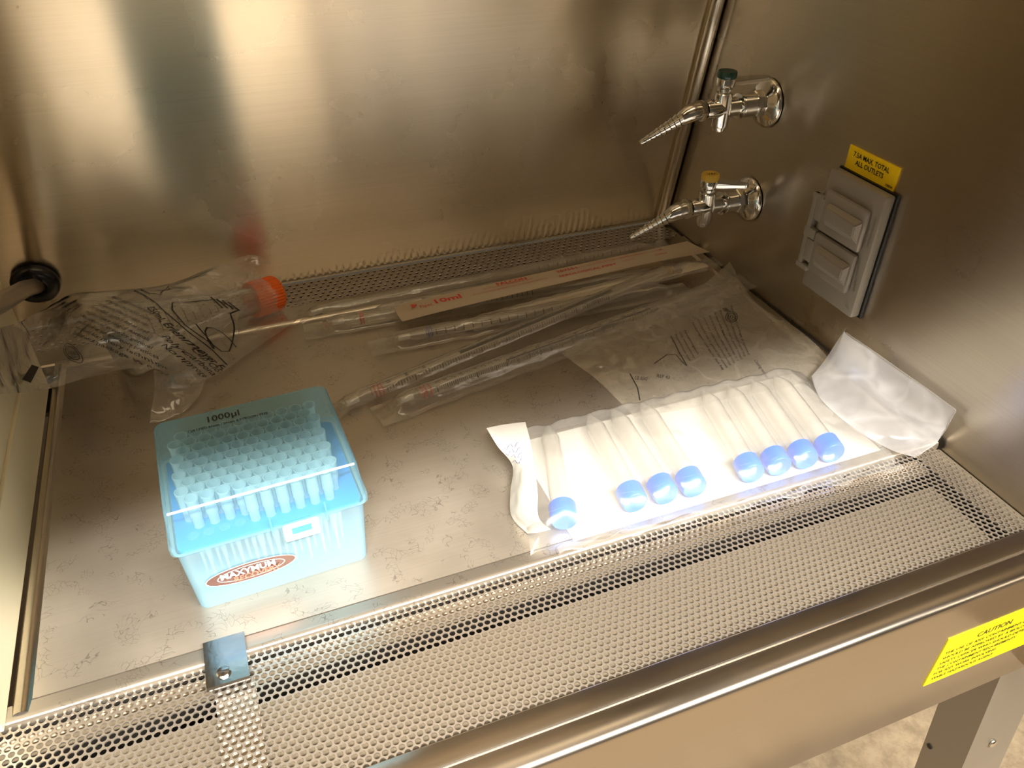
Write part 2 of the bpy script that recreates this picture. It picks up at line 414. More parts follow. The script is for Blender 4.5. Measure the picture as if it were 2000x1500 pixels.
o = obj('front_ledge', bm, M_tray, tray, smooth=50)
perf_obj('rear_grille', perforated(-.7600, -.0085, -.0435, .0001, .0005, .0082, .0019, .0004), M_grille, tray)
obj('rear_strip', B(-.765, 0, -.0725, -.0460, -.002, .0004), M_edge, tray)
obj('side_strip', B(-.0095, -.0025, -.47, -.002, -.003, -.0004), M_edge, tray)
obj('side_gap_shade', B(-.009, .001, -.47, 0, -.004, -.001), M_shade, tray)  # black strip laid in as the shade between tray edge and wall
obj('rear_plenum', B(-.765, 0, -.072, .03, -.06, -.055), M_shade, tray)
obj('plenum_back', B(-.765, 0, .004, .0075, -.055, -.003), M_shade, tray)

# intake grille --------------------------------------------------------
gr = thing('intake_grille', 'perforated steel air intake grille running in front of the work tray', 'grille', (-.38, -.52, -.003))
GP = .00498
perf_obj('perforated_sheet', perforated(-.7600, -.0085, -.580, -.4764, -.0025, GP, .00204, .0010), M_grille, gr)
# what shows through its holes: support bar, duct pans with open slots between them
obj('support_bar', B(-.611, -.5865, -.580, -.490, -.0046, -.0037), M_edge, gr)
for k, (x0, x1, y0, y1, z) in enumerate(((-.765, -.043, -.600, -.509, -.008), (-.765, -.030, -.4945, -.4868, -.008), (-.026, .0, -.60, -.475, -.008))):
    obj('duct_pan', B(x0, x1, y0, y1, z - .001, z), M_pan, gr)
obj('duct_lip', B(-.765, -.030, -.4866, -.4803, -.0085, -.0070), M_edge, gr)
obj('duct_bead', B(-.765, -.030, -.4732, -.4726, -.0085, -.0060), M_edge, gr)
obj('duct_bottom', B(-.765, 0, -.60, -.47, -.10, -.098), M_shade, gr)
obj('duct_wall', B(-.765, 0, -.472, -.470, -.10, -.004), M_shade, gr)

# cabinet front ---------------------------------------------------------
fr = thing('cabinet_base', 'brushed steel front rail of the cabinet with rounded lip', 'cabinet base', (-.37, -.60, -.16))
bm = bmesh.new()
sheet(bm, -1.0, .30, [(-.5772, -.006), (-.5772, .0002), (-.5785, .0012), (-.5925, .0012), (-.5932, .0004), (-.5936, -.0004), (-.5945, .0002), (-.6080, .0006), (-.6105, -.0002), (-.6120, -.0020), (-.6125, -.006), (-.6125, -.150), (-.6110, -.1535), (-.607, -.155), (-.590, -.155)][::-1])
o = obj('front_rail', bm, M_front, fr, smooth=40); uvmap(o, (0, 1, 1), (1, 0, 0))
obj('rail_back', B(-1.0, .3, -.604, -.60, -.150, -.002), M_shade, fr)
bm = bmesh.new()                                    # stand leg, an L channel leaning forward
def legpt(x, dy, z): return Vector((x, -.5975 - .112 * (-.14 - z) + dy, z))
zt, zb = -.14, -.75
ring = [(.018, 0), (.080, 0), (.080, .003), (.021, .003), (.021, .043), (.018, .043)]
t0 = [bm.verts.new(legpt(x, dy, zt)) for x, dy in ring]; t1 = [bm.verts.new(legpt(x, dy, zb)) for x, dy in ring]
for i in range(6): bm.faces.new((t0[i], t0[(i + 1) % 6], t1[(i + 1) % 6], t1[i]))
bm.faces.new(t0[::-1]); bm.faces.new(t1)
lg = obj('stand_leg', bm, M_legm, fr)
bm = bmesh.new(); lathe(bm, [(.0045, 0), (.0045, .0015), (.003, .0025)], axis(legpt(.049, -.0005, -.290), (0, -1, .1)), 14)
obj('bolt', bm, M_chrome, lg, smooth=40)
bm = bmesh.new(); lathe(bm, [(.003, 0), (.003, .0008)], axis(legpt(.0179, .036, -.330), (-1, 0, 0)), 14)
obj('bolt_hole_shade', bm, M_shade, lg)  # black disc painted as the shaded inside of the hole
W[lg] = W[fr]

# left panel -----------------------------------------------------------
pn = thing('end_panel', 'cream coloured upright panel standing at the left end of the tray', 'panel', (-.735, -.30, 0))
obj('panel_sheet', B(-.742, -.7315, -.479, -.113, .001, .52, bev=.001), M_cream, pn)
obj('kick_strip', B(-.7320, -.729, -.479, -.113, .001, .053, bev=.0008), M_cream, pn)

# ------------------------------------------------------------------ screw clip
cl = thing('hold_down_clip', 'small bent steel clip screwed over the tray front edge near the tip box', 'clip', (-.602, -.477, .002))
bm = bmesh.new()
pf = [(-.4590, -.0002), (-.4592, .0028), (-.4600, .0042), (-.4960, .0052), (-.4975, .0046), (-.4975, .0036), (-.4960, .0040), (-.4606, .0030), (-.4602, .0022), (-.4600, -.0002)]
a = [bm.verts.new((-.6145, y, z)) for y, z in pf]; b = [bm.verts.new((-.5885, y, z)) for y, z in pf]
n = len(pf)
for i in range(n): bm.faces.new((a[i], b[i], b[(i + 1) % n], a[(i + 1) % n]))
bm.faces.new(a); bm.faces.new(b[::-1])
obj('plate', bm, M_clip, cl)
sp = Vector((-.6035, -.4880, .0050))
bm = bmesh.new(); lathe(bm, [(.0046, 0), (.0046, .0007), (.0036, .0016), (.001, .0020)], Matrix.Translation(sp), 20)
sc = obj('screw', bm, M_clip, cl, smooth=30)
obj('slot_shade', B(sp.x - .0036, sp.x + .0036, sp.y - .0005, sp.y + .0005, sp.z + .0012, sp.z + .0023), M_shade, sc)  # black bar painted as the shade in the screw head's groove

# ------------------------------------------------------------------ taps on the right wall
def make_tap(zc, cap_mat, label, lever_pts, cap_text):
    t = thing('gas_tap', label, 'tap', (0, -.155, zc), group='chromed lab taps on the right wall')
    O = Vector((0, -.155, zc)); mx = lambda x, z=0: axis(O + Vector((x, 0, z)), (-1, 0, 0))
    bm = bmesh.new(); lathe(bm, [(.0245, 0), (.0245, .0015), (.0232, .0032), (.019, .006), (.0135, .0082), (.0125, .009)], mx(0), 40)
    obj('flange', bm, M_chrome, t, smooth=50)
    bm = bmesh.new(); lathe(bm, [(.0135, 0), (.0138, .001), (.0138, .008), (.0130, .009)], mx(-.009), 8)
    lathe(bm, [(.0118, 0), (.0118, .014), (.0110, .015)], mx(-.018), 24)
    lathe(bm, [(.0095, 0), (.0124, .0008), (.0124, .0028), (.0095, .0036)], mx(-.0325), 24)
    lathe(bm, [(.0092, 0), (.0092, .016)], mx(-.033), 24)
    obj('stem', bm, M_chrome, t, smooth=35)
    bm = bmesh.new(); V = Matrix.Translation(O + Vector((-.054, 0, 0)))
    lathe(bm, [(.0062, -.0225), (.0066, -.0215), (.0066, -.0185), (.0084, -.0178), (.0088, -.016), (.0088, .0145), (.0080, .0155)], V, 28)
    lathe(bm, [(.0092, 0), (.0092, .019), (.0088, .0198)], mx(-.054), 24)
    obj('valve_body', bm, M_chrome, t, smooth=35)
    bm = bmesh.new(); lathe(bm, [(.0058, .0150), (.0058, .0170), (.0072, .0175), (.0072, .0195), (.0060, .0205), (.0060, .022), (.0092, .0225), (.0096, .0290), (.0090, .030)], V, 28)
    obj('spindle', bm, M_chrome, t, smooth=35)
    bm = bmesh.new(); lathe(bm, [(.0092, .0298), (.0096, .0305), (.0096, .0350), (.0088, .0362)], V, 28)
    cp = obj('cap_disc', bm, cap_mat, t, smooth=35)
    if cap_text:
        bm = bmesh.new(); add_text(bm, cap_text, O + Vector((-.060, -.003, .0363)), (1, -.15, 0), (.15, 1, 0), .006, .012, bold=.02)
        obj('lettering', bm, M_olive, cp)
    # lever: flat wedge
    bm = bmesh.new(); a = [O + Vector(q) for q in lever_pts]
    th = Vector((0, 0, .0045)); lo = [bm.verts.new(q) for q in a]; hi = [bm.verts.new(q + th) for q in a]
    k = len(a); bm.faces.new(lo[::-1]); bm.faces.new(hi)
    for i in range(k): bm.faces.new((lo[i], lo[(i + 1) % k], hi[(i + 1) % k], hi[i]))
    bmesh.ops.recalc_face_normals(bm, faces=bm.faces); bmesh.ops.bevel(bm, geom=bm.edges[:], offset=.0008, segments=2, affect='EDGES')
    obj('lever', bm, M_chrome, t, smooth=40)
    # nozzle
    bm = bmesh.new(); lathe(bm, [(.0084, 0), (.0104, .001), (.0104, .0065), (.0094, .0078)], mx(-.0745), 6)
    tube(bm, [O + Vector(q) for q in ((-.080, 0, 0), (-.087, 0, -.0005), (-.093, .001, -.003), (-.097, .002, -.006))], [.0090, .0092, .0086, .0074], 24)
    obj('elbow', bm, M_chrome, t, smooth=40)
    p0 = O + Vector((-.096, .002, -.0055)); p1 = O + Vector((-.136, .012, -.0295))
    d = (p1 - p0); Ln = d.length; bm = bmesh.new(); pr = []; k = 9
    for i in range(k):
        r0 = .0072 - .0047 * i / k; h = Ln * i / k
        pr += [(r0 * .74, h), (r0 * 1.08, h + Ln / k * .12), (r0 * .84, h + Ln / k * .92)]
    pr += [(.0024, Ln), (.0018, Ln + .0008)]
    lathe(bm, pr, axis(p0, d), 22)
    obj('hose_nozzle', bm, M_chrome, t, smooth=28)
    return t
make_tap(.200, M_green, 'upper chrome lab tap with dark green cap on the right wall',
         [(-.050, -.0085, .0235), (-.012, -.012, .0250), (-.008, -.008, .0250), (-.012, -.003, .0250), (-.050, .0085, .0235)], None)
make_tap(.0955, M_ycap, 'lower chrome lab tap with yellow cap on the right wall',
         [(-.052, -.0085, .0225), (-.022, -.021, .0225), (-.016, -.019, .0225), (-.019, -.012, .0225), (-.047, .0085, .0225)], 'VAC')

# ------------------------------------------------------------------ outlet
ou = thing('power_outlet', 'grey weatherproof double outlet cover with two closed lids on the right wall', 'outlet', (0, -.313, .055))
bm = bmesh.new(); box(bm, -.0018, .0009, -.3512, -.2765, .0545, .178, bev=.0005); obj('gasket', bm, M_rubber, ou)
bm = bmesh.new(); box(bm, -.0125, -.0019, -.3495, -.2770, .0565, .1770, bev=.0018); obj('cover_plate', bm, M_gray, ou, smooth=30)
bm = bmesh.new(); box(bm, -.0185, -.0126, -.2845, -.2690, .1470, .1520, bev=.001); box(bm, -.0185, -.0126, -.2845, -.2690, .1080, .1180, bev=.001); box(bm, -.0185, -.0126, -.2845, -.2690, .0745, .0800, bev=.001)
box(bm, -.0180, -.0037, -.2760, -.2700, .0745, .1520, bev=.001)
obj('hinge_housing', bm, M_gray, ou, smooth=30)
for z0, z1 in ((.1205, .1625), (.0780, .1195)):
    bm = bmesh.new(); box(bm, -.0190, -.0127, -.3400, -.2850, z0, z1 - .0015, bev=.003)
    box(bm, -.0186, -.0127, -.288, -.2765, z0 + .007, z1 - .012, bev=.001)
    ld = obj('outlet_lid', bm, M_gray, ou, smooth=30)
    zm = (z0 + z1) / 2
    bm = bmesh.new()
    a = [(-.0188, -.3385, zm - .013), (-.0188, -.2930, zm - .013), (-.0188, -.2930, zm + .010), (-.0188, -.3385, zm + .010)]
    c = [(-.0265, -.3370, zm - .004), (-.0245, -.2960, zm - .004), (-.0245, -.2960, zm + .006), (-.0265, -.3370, zm + .006)]
    lo = [bm.verts.new(q) for q in a]; hi = [bm.verts.new(q) for q in c]; bm.faces.new(lo); bm.faces.new(hi)
    for i in range(4): bm.faces.new((lo[i], lo[(i + 1) % 4], hi[(i + 1) % 4], hi[i]))
    bmesh.ops.recalc_face_normals(bm, faces=bm.faces); bmesh.ops.bevel(bm, geom=bm.edges[:], offset=.001, segments=2, affect='EDGES')
    obj('lid_grip', bm, M_gray, ld, smooth=35)
bm = bmesh.new()
add_text(bm, 'intermatic', Vector((-.0126, -.3455, .083)), (0, .12, 1), (0, 1, -.12), .0052, .034, lift=0.0003)
add_text(bm, 'WET LOCATION', Vector((-.0126, -.3455, .128)), (0, 0, 1), (0, 1, 0), .003, .028, lift=.0003)
add_text(bm, 'USE COVER', Vector((-.0126, -.3415, .128)), (0, 0, 1), (0, 1, 0), .003, .022, lift=.0003)
add_text(bm, 'UL', Vector((-.0126, -.3405, .0645)), (0, -1, 0), (0, 0, 1), .004, lift=.0003)
for v in bm.verts: v.co.x = -.0129
obj('embossing', bm, M_legm, ou)
st = thing('outlet_sticker', 'yellow sticker reading 7.5A MAX. TOTAL ALL OUTLETS above the grey outlet', 'sticker', (0, -.312, .179))
obj('sticker_sheet', B(-.0004, .0009, -.3428, -.2812, .1782, .1990), M_yel, st)
bm = bmesh.new(); X = -.00045
add_text(bm, '7.5A MAX. TOTAL', Vector((X, -.2885, .1910)), (0, -1, 0), (0, 0, 1), .0062, .0445, bold=.015)
add_text(bm, 'ALL OUTLETS', Vector((X, -.2930, .1845)), (0, -1, 0), (0, 0, 1), .0062, .0350, bold=.015)
add_text(bm, '19834', Vector((X, -.3330, .1800)), (0, -1, 0), (0, 0, 1), .0030, .0080, bold=.02)
obj('lettering', bm, M_ink, st)

# ------------------------------------------------------------------ caution label on the front rail
ca = thing('caution_label', 'bright yellow CAUTION label on the steel front rail', 'label', (-.06, -.613, -.105))
obj('label_sheet', B(-.1125, .03, -.6131, -.6124, -.1045, -.0445), M_ylab, ca)
bm = bmesh.new()
add_text(bm, 'CAUTION', Vector((-.080, -.6132, -.0580)), (1, 0, 0), (0, 0, 1), .0085, .035, lift=.0002, bold=.02)
for i, s in enumerate(('THE USE OF ANY CONTAINMENT DEVICE', 'SHOULD BE APPROVED BY A BIOLOGICAL', 'SAFETY OFFICER WHO SHOULD DETERMINE', 'THE CONTAINMENT REQUIREMENTS', 'FOR ANY WORK INVOLVING', 'VIABLE HAZARDOUS AGENT')):
    add_text(bm, s, Vector((-.108, -.6132, -.0655 - i * .0066)), (1, 0, 0), (0, 0, 1), .0048, .0029 * len(s), lift=.0002, bold=.02)
obj('lettering', bm, M_olive, ca)

# ------------------------------------------------------------------ grommet and conduit at left
gm = thing('pipe_fitting', 'black rubber grommet with a grey metal pipe at the left end of the back wall', 'pipe', (-.731, -.004, .057))
c0 = Vector((-.731, yb(.057) - .003, .057)); nb = Vector((0, -1, LEAN)).normalized()
bm = bmesh.new(); lathe(bm, [(.0075, 0), (.0215, 0), (.0222, .003), (.0210, .0070), (.0165, .0105), (.0105, .0105), (.0085, .008)], axis(c0, nb), 40)
obj('grommet', bm, M_rubber, gm, smooth=50)
e0 = c0 + nb * .006; e1 = atx(0, 592, -.722); e2 = atx(-130, 655, -.715)
bm = bmesh.new(); tube(bm, [e0, e0.lerp(e1, .35) + Vector((0, 0, .002)), e1, e2], .0078, 20); obj('pipe', bm, M_conduit, gm, smooth=50)

# ------------------------------------------------------------------ tip box (local frame, front at y=0)
def loft(bm, secs, seg=5, cap0=True, cap1=True):
    """secs: (half width, y front, y back, z, corner radius)"""
    rings = []
    for hw, yf, ybk, z, r in secs:
        pts = []
        for cx, cy, a0 in ((hw - r, ybk - r, 0), (-hw + r, ybk - r, 90), (-hw + r, yf + r, 180), (hw - r, yf + r, 270)):
            for k in range(seg + 1):
                a = R(a0 + 90 * k / seg); pts.append(bm.verts.new((cx + r * math.cos(a), cy + r * math.sin(a), z)))
        rings.append(pts)
    n = len(rings[0])
    for a, b in zip(rings, rings[1:]):
        for k in range(n): bm.faces.new((a[k], a[(k + 1) % n], b[(k + 1) % n], b[k]))
    if cap0: bm.faces.new(rings[0][::-1])
    if cap1: bm.faces.new(rings[-1])
    return bm
tb = thing('pipette_tip_box', 'pale blue see-through box of pipette tips labelled 1000 at left front of tray', 'tip box', (-.5555, -.4265, .0003), R(2.4))
bm = bmesh.new(); loft(bm, [(.0585, .000, .088, 0, .006), (.0592, -.0005, .0885, .002, .006), (.0615, -.0045, .092, .0600, .006), (.0635, -.006, .094, .0605, .006), (.0635, -.006, .094, .0630, .006)], cap1=False)
obj('box_body', bm, M_box, tb, smooth=35, local=True)
bm = bmesh.new(); loft(bm, [(.0645, -.0070, .0950, .0615, .006), (.0645, -.0070, .0950, .0655, .006), (.0630, -.0060, .0940, .0670, .006), (.0605, -.0085 + .0035, .0915, .0945, .006), (.0590, -.0020, .0895, .0970, .006)], cap0=False)
obj('lid', bm, M_lid, tb, smooth=35, local=True)
bm = bmesh.new(); loft(bm, [(.0600, -.003, .0905, .0590, .005), (.0600, -.003, .0905, .0615, .005)])
obj('rack_plate', bm, M_rack, tb, smooth=35, local=True)
NX, NY = 10, 10
me_tip = None; rim_me = None
for j in range(NY):
    for i in range(NX):
        x = -.0470 + i * .0100 + (.0025 if j % 2 else -.0025); y = .0085 + j * .0083
        if j == 0 and i < 4: continue
        if me_tip is None:
            bm = bmesh.new(); lathe(bm, [(.0006, .010), (.0012, .030), (.0030, .052), (.0034, .0610), (.0036, .0700), (.0042, .0720), (.0044, .0850), (.0047, .0855), (.0047, .0868), (.0041, .0868), (.0038, .0720)], Matrix(), 12, cap=False)
            o = obj('pipette_tip', bm, M_tip, tb, smooth=50, local=True); me_tip = o.data
        else:
            o = bpy.data.objects.new('pipette_tip', me_tip); COL.objects.link(o); o.parent = tb; W[o] = Vector()
        o.location = (x, y, 0)
bm = bmesh.new()
for i in range(4): lathe(bm, [(.0038, .0616), (.0020, .0618)], Matrix.Translation((-.0495 + i * .01, .0085, 0)), 12)
obj('empty_hole', bm, M_lid, tb, local=True)
bm = bmesh.new(); box(bm, .005, .029, -.0100, -.0065, .0490, .0630, bev=.0015); obj('latch', bm, M_latch, tb, smooth=30, local=True)
bm = bmesh.new(); box(bm, .0105, .0235, -.0108, -.0098, .0560, .0612, bev=.0003); obj('latch_window', bm, M_rack, tb, local=True)
for x in (-.002, .034): obj('latch_rib', B(x, x + .0012, -.0085, -.0055, .058, .072), M_lid, tb, local=True)
bm = bmesh.new(); box(bm, -.0585, .0585, -.0040, -.0025, .0952, .0966, bev=.0005); obj('lid_ridge', bm, M_latch, tb, smooth=30, local=True)
bm = bmesh.new(); Z = .0972
add_text(bm, '1000\u00b5l', Vector((-.0245, .0765, Z)), (1, 0, 0), (0, 1, 0), .0095, .0215, bold=.015)
add_text(bm, 'CERTIFIED RNase / DNase & PYROGEN FREE', Vector((-.0385, .0700, Z)), (1, 0, 0), (0, 1, 0), .0036, .0540, bold=.02)
obj('lettering', bm, M_ink, tb, local=True)
# oval label on the front of the body, following its slight slope
def fy(z): return -.0005 - (z - .002) / .058 * .004 - .0006
def oval(cx, cz, ax, az, off, n=48):
    return [Vector((cx + ax * math.cos(2 * math.pi * k / n), fy(cz + az * math.sin(2 * math.pi * k / n)) - off, cz + az * math.sin(2 * math.pi * k / n))) for k in range(n)]
oc, oz = -.0205, .0265
bm = bmesh.new()
bm.faces.new([bm.verts.new(p) for p in oval(oc, oz, .0300, .0090, 0)])
ov = obj('oval_label', bm, M_oval, tb, local=True)
bm = bmesh.new()
for (A, Bz, off, wd) in ((.0300, .0090, .0002, .0006), (.0225, .0066, .0002, .0006)):
    a = oval(oc, oz, A, Bz, off); b = oval(oc, oz, A - wd, Bz - wd, off); va = [bm.verts.new(p) for p in a]; vb = [bm.verts.new(p) for p in b]
    for k in range(len(a)): bm.faces.new((va[k], va[(k + 1) % 48], vb[(k + 1) % 48], vb[k]))
add_text(bm, 'MAXYMUM', Vector((oc - .0200, fy(oz) - .0006, oz - .0002)), (1, 0, 0), (0, .08, 1), .0068, .0360, bold=.03)
obj('lettering', bm, M_silver, ov, local=True)
bm = bmesh.new(); add_text(bm, 'RECOVERY', Vector((oc - .0120, fy(oz) - .0006, oz - .0052)), (1, 0, 0), (0, .08, 1), .0058, .0310, bold=.03)
obj('red_lettering', bm, M_salmon, ov, local=True)

# ------------------------------------------------------------------ bag with blue-capped tubes
bagd = [(-.352, -17, 0), (-.293, -7, 0), (-.266, -5, 5), (-.241, -7, 3), (-.1885, -12, 2), (-.1630, -12, 1), (-.1370, -12, 1), (-.1110, -11, 1)]
TUBE_L = .112
tubes = []
names = ['leftmost blue-capped tube in the milky bag, standing apart', 'second blue-capped tube from the left in the milky bag', 'third blue-capped tube from the left in the milky bag',
         'fourth blue-capped tube from the left, cap under the bag highlight', 'fifth blue-capped tube from left, first of the right-hand four', 'sixth blue-capped tube from the left in the milky bag',
         'seventh blue-capped tube from the left in the milky bag', 'rightmost blue-capped tube in the milky bag, below the tear']
yf_of = lambda x: -.452 - (x + .354) * .045
for (x, ang, _), lb in zip(bagd, names):
    t = thing('centrifuge_tube', lb, 'tube', (x, yf_of(x), .0118), group='blue-capped tubes in the milky bag', rot=(0, 0, R(ang)))
    Y = axis((0, 0, 0), (0, 1, 0))
    bm = bmesh.new(); pr = [(.0095, 0), (.0103, .0010), (.0106, .004), (.0108, .0150), (.0100, .0152)]
    lathe(bm, pr, Y, 28); obj('screw_cap', bm, M_blue, t, smooth=40, local=True)
    bm = bmesh.new(); lathe(bm, [(.0084, .0140), (.0084, .092), (.0060, .101), (.0022, .110), (.0018, TUBE_L)], Y, 20)
    obj('tube_body', bm, M_tube, t, smooth=40, local=True)
bg = thing('tube_bag', 'milky white plastic bag full of blue-capped tubes in front of right wall', 'bag', (-.21, -.41, 0))
XS = [b[0] for b in bagd] + [-.327, -.318, -.215]
def bagtop(u, v, q):
    return q
NU, NV = 150, 60
bm = bmesh.new(); rows = []
bx0, bx1 = -.385, -.058
def edge_front(u): return -.4655 - .017 * u + .0016 * math.sin(u * 37) + .001 * math.sin(u * 83)
def edge_back(u): return -.3395 - .004 * u
for j in range(NV + 1):
    v = j / NV; row = []
    for i in range(NU + 1):
        u = i / NU; b0 = bx0 + .032 * v; x = b0 + (bx1 - b0) * u; y = edge_front(u) + (edge_back(u) - edge_front(u)) * v
        # cross section: quick rise at the front, flat over the tubes, rounded at the rear
        pf = min(1, v / .16) ; pf = math.sin(pf * math.pi / 2) ** .8
        pr_ = min(1, (1 - v) / .10); pr_ = math.sin(pr_ * math.pi / 2) ** .6
        pu = min(1, u / .05) ; pu = .15 + .85 * math.sin(pu * math.pi / 2); pe = min(1, (1 - u) / .10); pe = .35 + .65 * math.sin(pe * math.pi / 2)
        rib = max(math.exp(-((x - X0 - (y + .45) * .19) / .0085) ** 2) for X0 in XS)
        top = .0205 + .0028 * rib - .004 * v
        n1 = noise.noise(Vector((x * 22, y * 22, 1))); n2 = noise.noise(Vector((x * 70, y * 40, 5)))
        wr = (.5 - abs(n1)) * .0035 + (.5 - abs(n2)) * .0008
        z = .0008 + top * pf * pr_ * pu * pe + wr * min(pf, pr_)
        fl = .0006 if y > -.4755 else -.0008
        row.append(bm.verts.new((x + n1 * .002, y + n2 * .0012 * (1 if 0 < v < 1 else 0), max(z, .0008))))
    rows.append(row)
for j in range(NV):
    for i in range(NU):
        x, y = rows[j][i].co.x, rows[j][i].co.y
        # small tear near the right end
        if ((x + .078) / .011) ** 2 + ((y + .4335) / .006) ** 2 < 1: continue
        bm.faces.new((rows[j][i], rows[j][i + 1], rows[j + 1][i + 1], rows[j + 1][i]))
bagbvh = bvh_of(bm)
obj('film', bm, M_bag, bg, smooth=80)
bm = bmesh.new(); box(bm, bx0 + .036, bx1, -.4640, -.3440, .0002, .0005); obj('paper_back', bm, M_white, bg)
# sealed front hem
bm = bmesh.new(); pts0 = [Vector((bx0 + .02 + (bx1 - bx0 - .02) * i / 60, edge_front(i / 60) - .001, .0022)) for i in range(61)]
rows = []
for k, dy in enumerate((0, -.003, -.0065)):
    rows.append([bm.verts.new(p + Vector((0, dy + .0006 * math.sin(i * .9), (.0018 if k == 1 else -.0003) + .0008 * math.sin(i * .7 + k)))) for i, p in enumerate(pts0)])
for a, b in zip(rows, rows[1:]):
    for i in range(60): bm.faces.new((a[i], a[i + 1], b[i + 1], b[i]))
obj('front_hem', bm, M_bag, bg, smooth=80)
# left end paper tab, curling up at the rear corner
bm = bmesh.new()
patch(bm, G([[(950, 836, .030), (985, 829, .027), (1026, 824, .026)],
             [(972, 872, .022), (1000, 868, .024), (1036, 863, .025)],
             [(1001, 910, .012), (1020, 911, .020), (1044, 911, .025)],
             [(997, 960, .006), (1020, 961, .018), (1050, 962, .024)],
             [(999, 1008, .002), (1022, 1010, .012), (1052, 1010, .021)],
             [(1030, 1042, .001), (1052, 1040, .006), (1076, 1034, .013)]]), 16, 40, .0012, 60, 3)
tabb = bvh_of(bm); tab = obj('paper_tab', bm, M_white, bg, smooth=80)
bm = bmesh.new()
for k in range(4):
    y0 = 875 + k * 10
    drape_line(bm, [at(985 + i * 4 + k * 3, y0 + 5 * math.sin(i * 1.7) + i * -1.0, .022) for i in range(8)], .0004, tabb)
obj('wavy_print', bm, M_bink, tab)
# open right end folded up against the wall
bm = bmesh.new()
def X_(u, v, x): return ('w', *atx(u, v, x))
patch(bm, G([[X_(1655, 638, -.012), X_(1652, 652, -.014), X_(1700, 684, -.008), X_(1765, 730, -.006), X_(1820, 768, -.005), X_(1868, 803, -.005)],
             [X_(1634, 668, -.022), X_(1645, 690, -.026), X_(1690, 725, -.020), X_(1745, 775, -.018), X_(1800, 812, -.015), X_(1848, 835, -.010)],
             [(1610, 705, .018), (1632, 735, .022), (1675, 770, .026), (1725, 815, .026), (1778, 850, .024), (1822, 870, .016)],
             [(1585, 735, .018), (1600, 775, .022), (1640, 815, .022), (1688, 850, .018), (1742, 880, .010), (1785, 893, .002)]]), 60, 40, .0026, 24, 9, pin=.15, floor=.0004)
obj('open_flap', bm, M_flap, bg, smooth=80)
bm = bmesh.new()                                   # flap hems: doubled edge along top and outer end
hem = [atx(u, v, x) for u, v, x in ((1652, 650, -.0142), (1700, 682, -.0082), (1765, 728, -.0062), (1820, 766, -.0052), (1867, 801, -.0052))]
tube(bm, hem, .0006, 8)
tube(bm, [atx(1867, 803, -.0055), atx(1848, 837, -.0105), at(1826, 868, .0155), at(1786, 894, .0025)], .0005, 8)
obj('flap_hem', bm, M_bag, bg, smooth=60)
bm = bmesh.new(); patch(bm, [[atx(1668, 716, -.0180) + Vector((-.0012, 0, .001)), atx(1692, 732, -.0150) + Vector((-.0012, 0, .001))], [atx(1655, 735, -.0230) + Vector((-.0012, 0, .001)), atx(1672, 748, -.0210) + Vector((-.0012, 0, .001))]], 4, 4)
obj('print_patch', bm, film('faded_blue_print', .5, bump=0, col=(.35, .42, .85)), bg)

